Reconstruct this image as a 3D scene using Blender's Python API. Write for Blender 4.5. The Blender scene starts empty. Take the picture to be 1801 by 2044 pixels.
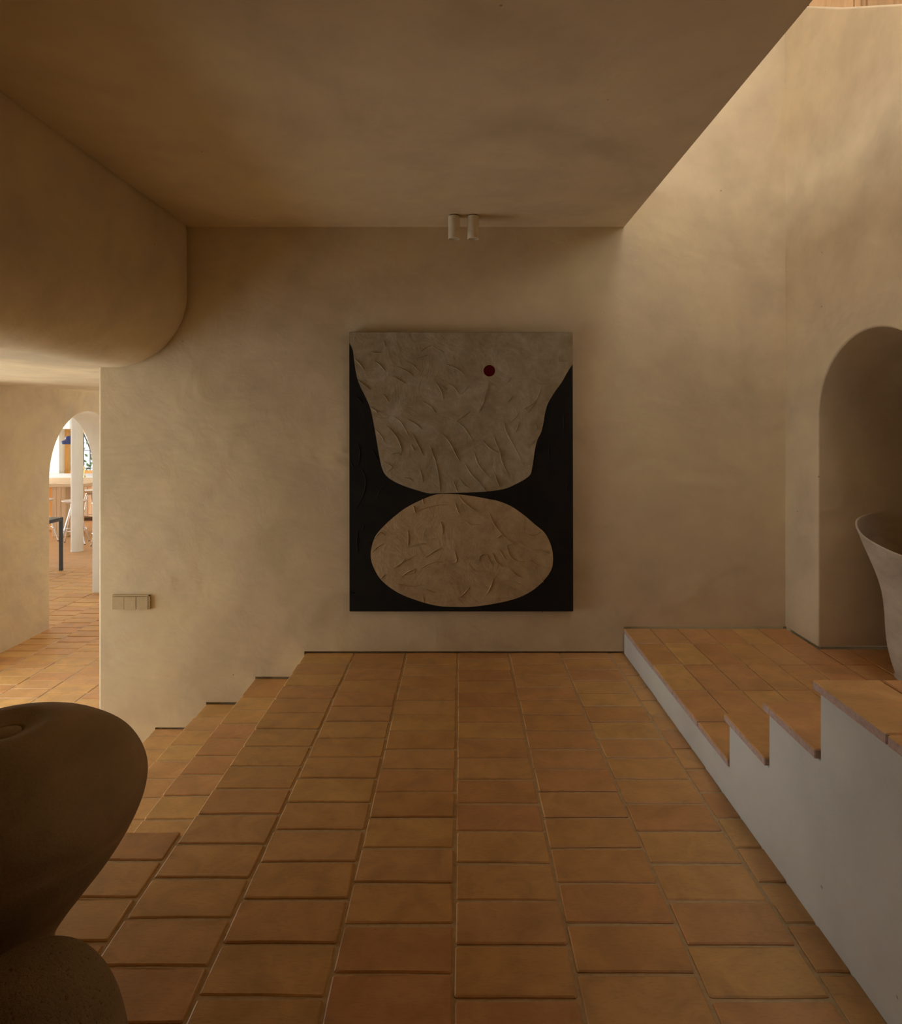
import bpy, bmesh, math, random
from mathutils import Vector, noise

# ------------------------------------------------------------------ scene, camera, light
S = bpy.context.scene
COL = S.collection
FPX, W_, H_ = 1300.0, 1801.0, 2044.0
VPX, VPY = 920.0, 845.0          # principal point of the (shifted) lens
EYE = 1.28                        # lens height over the upper tile floor
WALL = 3.63                       # distance of the back wall
cam_d = bpy.data.cameras.new('camera')
cam = bpy.data.objects.new('camera', cam_d); COL.objects.link(cam)
cam_d.sensor_fit = 'HORIZONTAL'; cam_d.sensor_width = 36.0
cam_d.lens = 36.0 * FPX / W_
cam_d.shift_x = (W_ / 2 - VPX) / W_
cam_d.shift_y = -(H_ / 2 - VPY) / W_
cam_d.clip_start = 0.02
cam.location = (0, 0, EYE); cam.rotation_euler = (math.pi / 2, 0, 0)
S.camera = cam
vs = S.view_settings
vs.view_transform = 'Standard'; vs.look = 'None'; vs.gamma = 1.0; vs.use_curve_mapping = False
vs.exposure = 0.07
S.cycles.max_bounces = 7; S.cycles.diffuse_bounces = 6; S.cycles.glossy_bounces = 2
S.cycles.use_adaptive_sampling = True; S.cycles.adaptive_threshold = 0.1; S.cycles.use_light_tree = False
S.cycles.use_denoising = True
S.cycles.sample_clamp_indirect = 6.0
w = bpy.data.worlds.new('sky'); S.world = w; w.use_nodes = True
bg = w.node_tree.nodes['Background']
bg.inputs[0].default_value = (0.86, 0.94, 1.0, 1); bg.inputs[1].default_value = 1.6

def area(name, loc, direction, sx, sy, power, color):
    l = bpy.data.lights.new(name, 'AREA'); l.shape = 'RECTANGLE'
    l.size = sx; l.size_y = sy; l.energy = power; l.color = color
    o = bpy.data.objects.new(name, l); COL.objects.link(o)
    o.location = loc
    o.rotation_euler = Vector(direction).to_track_quat('-Z', 'Y').to_euler()
    return o
DAY = (1.0, 0.955, 0.88)
# daylight in the openings the house has: glazed hall doors, hall end window, upper-floor window, kitchen doors; plus two added fills
area('daylight_hall_doors', (-3.95, 3.1, 0.42), (1, 0, 0), 2.9, 1.75, 44, (0.95, 0.98, 1.0))
area('daylight_hall_end', (-2.7, 8.3, 0.5), (0, -1, 0), 1.9, 1.7, 27, DAY)
area('daylight_upper_window', (-2.9, 1.9, 3.75), (1, 0, 0), 3.6, 1.5, 52, DAY)
area('daylight_upper_gallery', (2.4, -2.15, 3.85), (0, 1, 0), 6.0, 1.6, 86, DAY)
area('fill_stair_void', (1.45, 2.0, 5.1), (0, 0, -1), 1.0, 2.2, 26, (0.96, 0.98, 1.0))  # added overhead lamp, roof is closed; lifts landing, stairs and lower walls
area('daylight_kitchen_doors', (-10.6, 11.4, 0.6), (1, 0, 0), 3.6, 2.0, 190, DAY)
area('fill_arch_jamb', (-5.4, 6.05, 0.6), (0, 1, 0), 1.3, 1.8, 9, DAY)  # added lamp near the arch to brighten its far jamb

# ------------------------------------------------------------------ helpers
R = random.Random(7)
def link(o, parent=None):
    COL.objects.link(o)
    if parent is not None: o.parent = parent
    return o
def tag(o, label=None, cat=None, group=None, kind=None):
    if label: o['label'] = label
    if cat: o['category'] = cat
    if group: o['group'] = group
    if kind: o['kind'] = kind
    return o
def empty(name, loc=(0, 0, 0), rz=0):
    o = bpy.data.objects.new(name, None); o.location = loc; o.rotation_euler = (0, 0, rz)
    o.empty_display_size = 0.1
    return link(o)
def finish(bm, name, m, parent=None, smooth=None, weighted=False):
    bmesh.ops.recalc_face_normals(bm, faces=bm.faces)
    me = bpy.data.meshes.new(name); bm.to_mesh(me); bm.free()
    me.materials.append(m)
    if smooth is not None:
        me.polygons.foreach_set('use_smooth', [True] * len(me.polygons))
        me.set_sharp_from_angle(angle=math.radians(smooth))
    o = bpy.data.objects.new(name, me); link(o, parent)
    if weighted:
        md = o.modifiers.new('wn', 'WEIGHTED_NORMAL'); md.keep_sharp = True; md.weight = 100
    return o
def add_prism(bm, pts, axis, a0, a1):
    def P(p, a):
        return (a, p[0], p[1]) if axis == 'x' else (p[0], a, p[1]) if axis == 'y' else (p[0], p[1], a)
    A = [bm.verts.new(P(p, a0)) for p in pts]; B = [bm.verts.new(P(p, a1)) for p in pts]
    n = len(pts); fs = [bm.faces.new(A), bm.faces.new(B)]
    for i in range(n):
        fs.append(bm.faces.new((A[i], A[(i + 1) % n], B[(i + 1) % n], B[i])))
    return fs
def prism(name, pts, axis, a0, a1, m, parent=None, bev=0.0, seg=3, smooth=40, core=None):
    bm = bmesh.new(); add_prism(bm, pts, axis, a0, a1)
    bmesh.ops.recalc_face_normals(bm, faces=bm.faces)
    if bev:
        es = [e for e in bm.edges if len(e.link_faces) == 2 and e.calc_face_angle(0) > 0.6]
        bmesh.ops.bevel(bm, geom=es, offset=bev, segments=seg, affect='EDGES', profile=0.5, clamp_overlap=True)
    if core: add_box(bm, *core)
    return finish(bm, name, m, parent, smooth, weighted=True)
def add_box(bm, x0, x1, y0, y1, z0, z1):
    return add_prism(bm, [(x0, y0), (x1, y0), (x1, y1), (x0, y1)], 'z', z0, z1)
def box(name, x0, x1, y0, y1, z0, z1, m, parent=None, bev=0.0, seg=2):
    return prism(name, [(x0, y0), (x1, y0), (x1, y1), (x0, y1)], 'z', z0, z1, m, parent, bev, seg)
def add_tube(bm, pts, r, n=10, cap=True):
    pts = [Vector(p) for p in pts]; rings = []
    for i, p in enumerate(pts):
        t = (pts[min(i + 1, len(pts) - 1)] - pts[max(i - 1, 0)]).normalized()
        up = Vector((0, 0, 1)) if abs(t.z) < 0.9 else Vector((1, 0, 0))
        a = t.cross(up).normalized(); b = t.cross(a).normalized()
        rr = r[i] if isinstance(r, (list, tuple)) else r
        rings.append([bm.verts.new(p + (a * math.cos(k * 2 * math.pi / n) + b * math.sin(k * 2 * math.pi / n)) * rr) for k in range(n)])
    for i in range(len(rings) - 1):
        for k in range(n):
            bm.faces.new((rings[i][k], rings[i][(k + 1) % n], rings[i + 1][(k + 1) % n], rings[i + 1][k]))
    if cap:
        bm.faces.new(rings[0]); bm.faces.new(rings[-1])
def tube(name, pts, r, m, parent=None, n=10):
    bm = bmesh.new(); add_tube(bm, pts, r, n); return finish(bm, name, m, parent, 50)
def lathe(name, prof, m, parent=None, n=48, warp=None, smooth=60, loc=(0, 0, 0)):
    """prof: list of (r,z); r==0 ends are closed to a point; warp(v)->v deforms"""
    bm = bmesh.new(); rings = []
    for r, z in prof:
        if r < 1e-6: rings.append([bm.verts.new((0, 0, z))])
        else: rings.append([bm.verts.new((r * math.cos(2 * math.pi * k / n), r * math.sin(2 * math.pi * k / n), z)) for k in range(n)])
    for a, b in zip(rings[:-1], rings[1:]):
        for k in range(n):
            q = [a[k % len(a)], a[(k + 1) % n % len(a)], b[(k + 1) % n % len(b)], b[k % len(b)]]
            u = []
            for v in q:
                if v not in u: u.append(v)
            if len(u) >= 3: bm.faces.new(u)
    if warp:
        for v in bm.verts: v.co = warp(v.co.copy())
    o = finish(bm, name, m, parent, smooth); o.location = loc
    return o
def smooth_profile(pts, per=5, closed=False):
    out = []; n = len(pts)
    rng = range(n if closed else n - 1)
    for i in rng:
        g = (lambda k: pts[k % n]) if closed else (lambda k: pts[max(0, min(n - 1, k))])
        p0, p1, p2, p3 = g(i - 1), g(i), g(i + 1), g(i + 2)
        for s in range(per):
            t = s / per
            out.append(tuple(0.5 * ((2 * b) + (c - a) * t + (2 * a - 5 * b + 4 * c - d) * t * t + (-a + 3 * b - 3 * c + d) * t ** 3)
                             for a, b, c, d in zip(p0, p1, p2, p3)))
    if not closed: out.append(tuple(pts[-1]))
    return out
def arc(cx, cy, rx, ry, a0, a1, n):
    return [(cx + rx * math.cos(math.radians(a0 + (a1 - a0) * k / n)), cy + ry * math.sin(math.radians(a0 + (a1 - a0) * k / n))) for k in range(n + 1)]

# ------------------------------------------------------------------ materials
class NT:
    def __init__(s, name):
        s.m = bpy.data.materials.new(name); s.m.use_nodes = True
        s.t = s.m.node_tree; s.b = s.t.nodes['Principled BSDF']
        s.geo = s.t.nodes.new('ShaderNodeNewGeometry')
    def node(s, typ, **kw):
        n = s.t.nodes.new(typ)
        for k, v in kw.items(): setattr(n, k, v)
        return n
    def l(s, a, b): s.t.links.new(a, b)
    def pos(s, sc=(1, 1, 1)):
        mp = s.node('ShaderNodeMapping'); mp.inputs['Scale'].default_value = sc
        s.l(s.geo.outputs['Position'], mp.inputs['Vector']); return mp.outputs[0]
    def noise(s, scale, detail=4, rough=0.55, vec=None, dist=0.0):
        n = s.node('ShaderNodeTexNoise'); n.inputs['Scale'].default_value = scale
        n.inputs['Detail'].default_value = detail; n.inputs['Roughness'].default_value = rough
        n.inputs['Distortion'].default_value = dist
        s.l(vec if vec is not None else s.geo.outputs['Position'], n.inputs['Vector']); return n.outputs['Fac']
    def ramp(s, fac, stops, interp='LINEAR'):
        r = s.node('ShaderNodeValToRGB'); e = r.color_ramp.elements; r.color_ramp.interpolation = interp
        while len(e) < len(stops): e.new(0.5)
        for el, (p, c) in zip(e, stops):
            el.position = p; el.color = (c, c, c, 1) if isinstance(c, (int, float)) else (*c, 1)
        s.l(fac, r.inputs[0]); return r.outputs[0]
    def mix(s, a, b, fac, mode='MIX'):
        n = s.node('ShaderNodeMix', data_type='RGBA', blend_type=mode)
        for sock, v in ((n.inputs[0], fac), (n.inputs[6], a), (n.inputs[7], b)):
            if hasattr(v, 'links'): s.l(v, sock)
            elif isinstance(v, (int, float)): sock.default_value = v
            else: sock.default_value = (*v, 1)
        return n.outputs[2]
    def math(s, op, a, b):
        n = s.node('ShaderNodeMath', operation=op)
        for sock, v in zip(n.inputs, (a, b)):
            if hasattr(v, 'links'): s.l(v, sock)
            else: sock.default_value = v
        return n.outputs[0]
    def bump(s, h, dist, strength=1.0, prev=None):
        n = s.node('ShaderNodeBump'); n.inputs['Distance'].default_value = dist; n.inputs['Strength'].default_value = strength
        s.l(h, n.inputs['Height'])
        if prev is not None: s.l(prev, n.inputs['Normal'])
        return n.outputs[0]
    def out(s, color=None, rough=0.6, normal=None, **kw):
        if color is not None:
            if hasattr(color, 'links'): s.l(color, s.b.inputs['Base Color'])
            else: s.b.inputs['Base Color'].default_value = (*color, 1)
        if hasattr(rough, 'links'): s.l(rough, s.b.inputs['Roughness'])
        else: s.b.inputs['Roughness'].default_value = rough
        if normal is not None: s.l(normal, s.b.inputs['Normal'])
        for k, v in kw.items(): s.b.inputs[k].default_value = v
        return s.m

def plaster(name, c, var=0.18, relief=1.0, tint=(0.98, 1.0, 0.94)):
    t = NT(name)
    big = t.noise(1.1, 4, 0.6, dist=0.8)
    mid = t.noise(4.5, 4, 0.62)
    lo = tuple(x * (1 - var) for x in c); hi = tuple(min(1, x * (1 + var * 0.9) * k) for x, k in zip(c, tint))
    col = t.ramp(t.math('ADD', t.math('MULTIPLY', big, 0.6), t.math('MULTIPLY', mid, 0.4)), [(0.34, lo), (0.5, c), (0.68, hi)])
    v = t.node('ShaderNodeTexVoronoi', feature='F1'); v.inputs['Scale'].default_value = 5.5
    t.l(t.geo.outputs['Position'], v.inputs['Vector'])
    pit = t.ramp(v.outputs['Distance'], [(0.018, 0.55), (0.03, 1.0)])
    col = t.mix(col, pit, 1.0, 'MULTIPLY')
    sweep = t.noise(1.7, 3, 0.5, vec=t.pos((1.0, 1.0, 1.5)), dist=0.5)
    grain = t.noise(38, 2, 0.6)
    n1 = t.bump(sweep, 0.038 * relief, 0.55)
    n2 = t.bump(t.noise(6, 5, 0.62, dist=0.7), 0.0062 * relief, 0.5, n1)
    n3 = t.bump(grain, 0.0010 * relief, 0.4, n2)
    return t.out(col, t.ramp(mid, [(0.3, 0.68), (0.7, 0.86)]), n3, **{'Specular IOR Level': 0.3})

M = {}
M['plaster'] = plaster('warm_lime_plaster', (0.645, 0.525, 0.340))
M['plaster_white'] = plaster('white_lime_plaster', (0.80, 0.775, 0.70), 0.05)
M['plaster_stair'] = plaster('pale_stair_plaster', (0.62, 0.605, 0.545), 0.12)

def terracotta(name, edge=False):
    t = NT(name)
    oi = t.node('ShaderNodeObjectInfo')
    base = t.ramp(oi.outputs['Random'], [(0.0, (0.58, 0.310, 0.108)), (0.2, (0.63, 0.360, 0.122)), (0.4, (0.59, 0.300, 0.120)),
                                         (0.6, (0.65, 0.385, 0.128)), (0.8, (0.61, 0.340, 0.135)), (1.0, (0.57, 0.290, 0.105))])
    tc = t.node('ShaderNodeTexCoord')
    mot = t.noise(9, 5, 0.6, dist=0.6)
    col = t.mix(base, t.ramp(mot, [(0.3, 0.78), (0.55, 1.0), (0.75, 1.14)]), 1.0, 'MULTIPLY')
    gr = t.noise(120, 3, 0.7, vec=t.pos((0.35, 1.4, 1.0)))
    col = t.mix(col, t.ramp(gr, [(0.28, 0.86), (0.5, 1.0)]), 1.0, 'MULTIPLY')
    n1 = t.bump(t.noise(7, 3, 0.5), 0.006, 0.5)
    n2 = t.bump(gr, 0.0011, 0.5, n1)
    return t.out(col, t.ramp(mot, [(0.3, 0.38), (0.7, 0.56)]), n2, **{'Specular IOR Level': 0.5})
M['tile'] = terracotta('terracotta_tile')
t = NT('tile_raw_edge'); n_ = t.noise(60, 4, 0.7)
M['tile_edge'] = t.out(t.ramp(n_, [(0.3, (0.42, 0.27, 0.21)), (0.7, (0.60, 0.45, 0.38))]), 0.85, t.bump(n_, 0.003, 0.6))
t = NT('grout'); n_ = t.noise(45, 4, 0.7)
M['grout'] = t.out(t.ramp(n_, [(0.3, (0.46, 0.33, 0.17)), (0.7, (0.62, 0.46, 0.26))]), 0.9, t.bump(n_, 0.002, 0.6))
# far floor: the same tile bond carried on by the material where single tiles can no longer be told apart
t = NT('terracotta_far_floor')
bk = t.node('ShaderNodeTexBrick'); bk.offset = 0.5
mp = t.node('ShaderNodeMapping'); mp.inputs['Rotation'].default_value = (0, 0, math.pi / 2)
t.l(t.geo.outputs['Position'], mp.inputs['Vector']); t.l(mp.outputs[0], bk.inputs['Vector'])
bk.inputs['Color1'].default_value = (0.63, 0.375, 0.175, 1); bk.inputs['Color2'].default_value = (0.58, 0.32, 0.145, 1)
bk.inputs['Mortar'].default_value = (0.46, 0.33, 0.21, 1); bk.inputs['Scale'].default_value = 1.0
bk.inputs['Mortar Size'].default_value = 0.006; bk.inputs['Brick Width'].default_value = 0.1494; bk.inputs['Row Height'].default_value = 0.2895
M['far_floor'] = t.out(bk.outputs['Color'], 0.5)
def plain(name, c, rough=0.6, metal=0.0, bump=0.0, scale=30):
    t = NT(name); n = t.noise(scale, 4, 0.6)
    lo = tuple(x * 0.93 for x in c); hi = tuple(min(1, x * 1.06) for x in c)
    return t.out(t.ramp(n, [(0.3, lo), (0.7, hi)]), rough, t.bump(n, bump, 0.5) if bump else None, Metallic=metal)
def wood(name, c, axis='z', rough=0.55):
    t = NT(name)
    sc = {'z': (9, 9, 0.7), 'x': (0.7, 9, 9), 'y': (9, 0.7, 9)}[axis]
    n = t.noise(2.2, 6, 0.65, vec=t.pos(sc), dist=0.9)
    oi = t.node('ShaderNodeObjectInfo')
    col = t.ramp(n, [(0.3, tuple(x * 0.78 for x in c)), (0.55, c), (0.75, tuple(min(1, x * 1.15) for x in c))])
    col = t.mix(col, t.ramp(oi.outputs['Random'], [(0, 0.86), (1, 1.1)]), 1.0, 'MULTIPLY')
    return t.out(col, rough, t.bump(n, 0.0015, 0.5))
M['oak'] = wood('pale_oak', (0.74, 0.56, 0.365))
M['oak_top'] = wood('pale_oak_top', (0.74, 0.56, 0.365), 'x')
M['pine'] = wood('honey_pine', (0.78, 0.42, 0.12))
M['pine_wall'] = wood('pine_cladding', (0.66, 0.44, 0.22))
M['joint_dark'] = plain('dark_joint', (0.10, 0.055, 0.025), 0.9)
M['metal_dark'] = plain('dark_grey_metal', (0.055, 0.055, 0.058), 0.5, 0.3)
M['alu'] = plain('polished_aluminium', (0.82, 0.83, 0.86), 0.25, 1.0)
M['seat'] = plain('cast_aluminium_seat', (0.85, 0.86, 0.88), 0.35, 0.6)
M['brass'] = plain('brass', (0.75, 0.55, 0.25), 0.3, 1.0)
M['blue'] = plain('blue_enamel', (0.035, 0.06, 0.24), 0.4)
M['white_stone'] = plain('white_worktop', (0.82, 0.83, 0.86), 0.35)
M['grey_stone'] = plain('grey_veined_stone', (0.55, 0.55, 0.56), 0.4, scale=12)
M['switch'] = plain('beige_switch_plastic', (0.52, 0.40, 0.225), 0.75)
M['switch_grey'] = plain('grey_fitting', (0.34, 0.35, 0.31), 0.5)
M['spot'] = plain('cream_spotlight_enamel', (0.74, 0.66, 0.50), 0.45)
M['reflector'] = plain('spot_reflector', (0.62, 0.55, 0.42), 0.25, 0.5)
M['iron'] = plain('wrought_iron', (0.05, 0.06, 0.075), 0.6)
t = NT('window_glass')
gl = t.node('ShaderNodeBsdfGlossy'); gl.inputs['Roughness'].default_value = 0.02
tr = t.node('ShaderNodeBsdfTransparent'); mx = t.node('ShaderNodeMixShader'); mx.inputs[0].default_value = 0.06
t.l(tr.outputs[0], mx.inputs[1]); t.l(gl.outputs[0], mx.inputs[2])
t.l(mx.outputs[0], t.t.nodes['Material Output'].inputs['Surface']); M['glass'] = t.m
t = NT('leaf'); oi = t.node('ShaderNodeObjectInfo')
lf = t.noise(14, 2); M['leaf'] = t.out(t.ramp(lf, [(0.35, (0.13, 0.25, 0.07)), (0.65, (0.30, 0.42, 0.17))]), 0.5, **{'Transmission Weight': 0.0})
# canvas paints
t = NT('black_paint'); n_ = t.noise(3.2, 6, 0.65, dist=1.5)
M['paint_black'] = t.out(t.ramp(n_, [(0.3, (0.009, 0.009, 0.008)), (0.7, (0.018, 0.016, 0.014))]), 0.66, t.bump(n_, 0.006, 0.6), **{'Specular IOR Level': 0.16})
def paint(name, stops, seed):
    t = NT(name)
    mp = t.node('ShaderNodeMapping'); mp.inputs['Location'].default_value = (seed, seed * 0.7, 0)
    t.l(t.geo.outputs['Position'], mp.inputs['Vector'])
    n1 = t.noise(4.0, 7, 0.68, vec=mp.outputs[0], dist=1.0); n2 = t.noise(26, 5, 0.7, vec=mp.outputs[0])
    col = t.mix(t.ramp(n1, stops), t.ramp(n2, [(0.3, 0.84), (0.6, 1.03)]), 1.0, 'MULTIPLY')
    mu = t.noise(6, 5, 0.6, vec=mp.outputs[0], dist=2.5)
    return t.out(col, 0.78, t.bump(n2, 0.002, 0.6, t.bump(mu, 0.012, 0.6)), **{'Specular IOR Level': 0.3})
M['paint_grey'] = paint('grey_beige_paint', [(0.30, (0.28, 0.220, 0.125)), (0.5, (0.375, 0.312, 0.205)), (0.68, (0.46, 0.40, 0.305))], 3.1)
M['paint_sand'] = paint('sand_paint', [(0.30, (0.39, 0.28, 0.15)), (0.5, (0.475, 0.355, 0.205)), (0.7, (0.52, 0.40, 0.245))], 9.4)
M['paint_red'] = plain('dark_red_paint', (0.085, 0.002, 0.002), 0.85); M['paint_red'].node_tree.nodes['Principled BSDF'].inputs['Specular IOR Level'].default_value = 0.1
def clay(name, c, speck=0.0, rough=0.8):
    t = NT(name)
    n1 = t.noise(5, 5, 0.6, vec=t.pos((1, 1, 2.2)), dist=0.8); n2 = t.noise(140, 3, 0.7)
    col = t.ramp(n1, [(0.3, tuple(x * 0.8 for x in c)), (0.7, tuple(x * 1.12 for x in c))])
    col = t.mix(col, t.ramp(n2, [(0.30, 1 - 0.6 * speck if speck else 0.95), (0.42, 1.0)]), 1.0, 'MULTIPLY')
    return t.out(col, rough, t.bump(n2, 0.002 + 0.004 * speck, 0.7, t.bump(n1, 0.006, 0.4)), **{'Specular IOR Level': 0.25})
M['clay_dark'] = clay('brown_clay', (0.40, 0.305, 0.19), rough=0.9)
M['clay_rough'] = clay('coarse_speckled_clay', (0.33, 0.25, 0.15), 1.0)
M['clay_pale'] = clay('pale_clay', (0.54, 0.455, 0.345), rough=0.7)

# ------------------------------------------------------------------ the shell
CEIL = 2.374; RISE = 0.1415; LOW = -4 * RISE
STEPX = [-0.871, -1.143, -1.418, -1.702]                 # nosings of the flight going down to the hall
SX = 0.91                                                # side of the stair going up
RX = 1.81                                                # right wall
PLAT = 0.138                                             # landing height
SOF = 1.587                                              # hall ceiling / beam soffit

# back wall: a plaster skin that stops 9 mm above floor and treads (dark joint), over a recessed core
def back_wall():
    bm = bmesh.new(); g = 0.009
    skin = [(-2.022, LOW + g)]
    zs = [-3 * RISE, -2 * RISE, -RISE, 0.0]
    for x, z in zip(reversed(STEPX), zs):
        skin += [(x - 0.002, skin[-1][1]), (x - 0.002, z + g)]
    skin += [(SX, g), (SX, PLAT + g), (RX + 0.01, PLAT + g), (RX + 0.01, 3.60), (0.80, 3.60), (0.80, CEIL + 0.02), (-2.022, CEIL + 0.02)]
    add_prism(bm, skin, 'y', WALL, WALL + 0.05)
    add_prism(bm, [(-2.022, LOW - 0.1), (RX + 0.01, LOW - 0.1), (RX + 0.01, 3.60), (0.80, 3.60), (0.80, CEIL + 0.02), (-2.022, CEIL + 0.02)], 'y', WALL + 0.045, WALL + 0.26)
    bmesh.ops.recalc_face_normals(bm, faces=bm.faces)
    es = [e for e in bm.edges if all(v.co.x < -2.02 and v.co.y < WALL + 0.01 for v in e.verts)]
    bmesh.ops.bevel(bm, geom=es, offset=0.018, segments=4, affect='EDGES', profile=0.5)
    o = finish(bm, 'wall_back', M['plaster'], None, 40, True)
    return tag(o, 'warm beige plaster wall carrying the painting', 'wall', kind='structure')
back_wall()

# beam with rounded lower edge + hall ceiling, one hand-plastered sweep along the stairs
def beam():
    bx = -1.510
    prof = [(bx, CEIL + 0.03)] + [(bx, CEIL - 0.06 * k) for k in range(1, 6)] + arc(bx - 0.40, SOF + 0.42, 0.40, 0.42, 0, -90, 24)
    prof += [(bx - 0.40 - 0.10 * k, SOF) for k in range(1, 24)]
    bm = bmesh.new(); ys = [-4.2 + 0.09 * k for k in range(90)]; ys = [y for y in ys if y < WALL - 0.03] + [WALL + 0.012] + [WALL + 0.12 * k for k in range(1, 41)]
    rows = []
    for y in ys:
        row = []
        for i, (x, z) in enumerate(prof):
            p = Vector((x, y, z))
            k = 1.0 if i > 8 else i / 8.0
            d = noise.noise(Vector((x * 1.6, y * 0.75, z * 3.1)) + Vector((3, 5, 1))) * 0.012 + noise.noise(Vector((x * 6.0, y * 1.7, z * 7))) * 0.005
            nrm = Vector((1, 0, 0)) if i < 7 else Vector((max(0.0, (x - bx + 0.40) / 0.40), 0, -1)).normalized()
            row.append(bm.verts.new(p + nrm * d * k))
        rows.append(row)
    for n, (a, b) in enumerate(zip(rows[:-1], rows[1:])):
        for i in range(len(prof) - 1):
            if ys[n] > WALL and prof[i][0] > -1.95: continue
            bm.faces.new((a[i], a[i + 1], b[i + 1], b[i]))
    bmesh.ops.delete(bm, geom=[v for v in bm.verts if not v.link_faces], context='VERTS')
    o = finish(bm, 'ceiling_beam', M['plaster'], None, 60)
    md = o.modifiers.new('thick', 'SOLIDIFY'); md.thickness = 0.12; md.offset = 1.0
    o.modifiers.new('sub', 'SUBSURF').levels = 1
    return tag(o, 'deep plaster beam with a rounded underside over the stairs at left', 'beam', kind='structure')
bo = beam()
if bo.data.polygons[0].normal.x < 0: bo.data.flip_normals()
bo.modifiers['thick'].offset = -1.0

tag(box('ceiling_hall', -4.3, -0.4, WALL + 0.02, 8.6, SOF + 0.06, SOF + 0.26, M['plaster']), 'plaster ceiling of the lower hall', 'ceiling', kind='structure')
tag(box('ceiling_void_cover', SX, RX, -4.2, 0.3, CEIL, CEIL + 0.26, M['plaster']), 'unseen slab added over the near stair void to cut light', 'ceiling', kind='structure')  # unseen cover, added so less upper light reaches the near stairs
tag(box('ceiling', -1.56, SX, -4.2, WALL, CEIL, CEIL + 0.26, M['plaster']), 'dark warm plaster ceiling ending at the stair void', 'ceiling', kind='structure')

# right wall with the arched passage, its crest falling towards the camera
ay, ary, asz, arz = 2.87, 0.43, 1.31, 0.39
pts = [(WALL + 0.2, PLAT + 0.008), (WALL + 0.2, 3.40), (WALL + 0.02, 3.60), (WALL - 0.05, 3.597), (3.43, 3.478), (3.1, 3.26), (2.67, 3.0), (2.3, 2.80), (1.9, 2.68), (1.2, 2.62), (-4.3, 2.62), (-4.3, -0.1), (ay - ary, -0.1)]
pts += list(reversed(arc(ay, asz, ary, arz, 0, 180, 40)))[0:]
pts += [(ay + ary, PLAT + 0.008)]
o = prism('wall_right', pts, 'x', RX, 3.5, M['plaster'], None, bev=0.010, seg=3, core=(RX + 0.03, 3.45, ay + ary + 0.03, WALL + 0.19, -0.1, 0.6))
for v in o.data.vertices:
    if v.co.x > 3.0 and v.co.z > 2.5: v.co.z -= 0.75
tag(o, 'pale plaster wall with an arched recess beside the raised landing', 'wall', kind='structure')
tag(box('wall_niche_end', 3.4, 3.6, 2.2, 3.6, -0.1, 2.2, M['plaster']), 'plaster wall closing the arched passage', 'wall', kind='structure')

# hall wall with arch to the kitchen and the (unseen) glazed door opening
a0, a1 = 5.86, 7.10
pts = [(9.0, LOW - .1), (9.0, 1.75), (0.6, 1.75), (0.6, LOW - .1), (1.65, LOW - .1), (1.65, 1.30), (4.55, 1.30), (4.55, LOW - .1), (a0, LOW - .1)]
pts += list(reversed(arc((a0 + a1) / 2, 0.775, 0.62, 0.62, 0, 180, 40))) + [(a1, LOW - .1)]
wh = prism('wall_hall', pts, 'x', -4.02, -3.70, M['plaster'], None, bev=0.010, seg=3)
wh.data.materials.append(M['plaster_white'])             # the arch reveal and kitchen side take the white plaster
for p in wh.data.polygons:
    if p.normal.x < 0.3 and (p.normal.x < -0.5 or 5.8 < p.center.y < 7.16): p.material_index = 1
tag(wh, 'plaster hall wall with the tall arch to the kitchen', 'wall', kind='structure')
# unseen closing walls of the hall and the room behind the camera
tag(box('wall_hall_near', -3.9, -1.5, 0.5, 0.7, LOW - .1, SOF + .1, M['plaster']), 'plaster wall at the near end of the hall', 'wall', kind='structure')
tag(box('wall_left', -1.75, -1.53, -4.2, 1.90, -0.1, SOF + 0.3, M['plaster']), 'plaster wall below the beam beside the camera', 'wall', kind='structure')
tag(box('wall_near', -1.8, RX + 0.1, -4.4, -4.2, -0.1, CEIL + .2, M['plaster']), 'plaster wall behind the camera', 'wall', kind='structure')
bm = bmesh.new()
add_box(bm, -0.5, -0.3, WALL + .2, 8.6, LOW - .1, SOF); add_box(bm, -3.8, -3.6, 8.4, 8.6, LOW - .1, SOF); add_box(bm, -1.75, -0.4, 8.4, 8.6, LOW - .1, SOF); add_box(bm, -3.7, -1.7, 8.4, 8.6, 1.35, SOF)
tag(finish(bm, 'wall_hall_end', M['plaster']), 'plaster end wall of the hall', 'wall', kind='structure')

# upper storey seen over the crest of the right wall
up = box('wall_upper', -3.2, 6.2, 4.34, 4.5, 2.4, 5.2, M['pine_wall'])
tag(up, 'timber wall of the upper floor above the stair void', 'wall', kind='structure')
xs = [1.72, 2.012, 2.309, 2.61, 2.656]
def plank(x0, x1, th=0.022):
    return box('plank', x0 + 0.003, x1 - 0.003, 4.34 - th, 4.345, 2.9, 5.1, M['pine_wall'], up, bev=0.003, seg=1)
for a, b in zip(xs[:-1], xs[1:]): plank(a, b)
x = 2.70
plank(2.668, 2.700, 0.006)
while x < 4.2: plank(x, x + 0.29); x += 0.293
x = 1.72
while x > 0.2: plank(x - 0.29, x); x -= 0.293
bm = bmesh.new(); add_box(bm, 6.0, 6.2, -2.4, 4.5, 2.4, 5.2); add_box(bm, -1.8, 6.2, -2.4, -2.2, 2.5, 3.05); add_box(bm, -1.8, 6.2, -2.4, -2.2, 4.65, 5.2); add_box(bm, 5.4, 6.2, -2.4, -2.2, 3.05, 4.65); add_box(bm, -1.8, -0.6, -2.4, -2.2, 3.05, 4.65)
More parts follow.
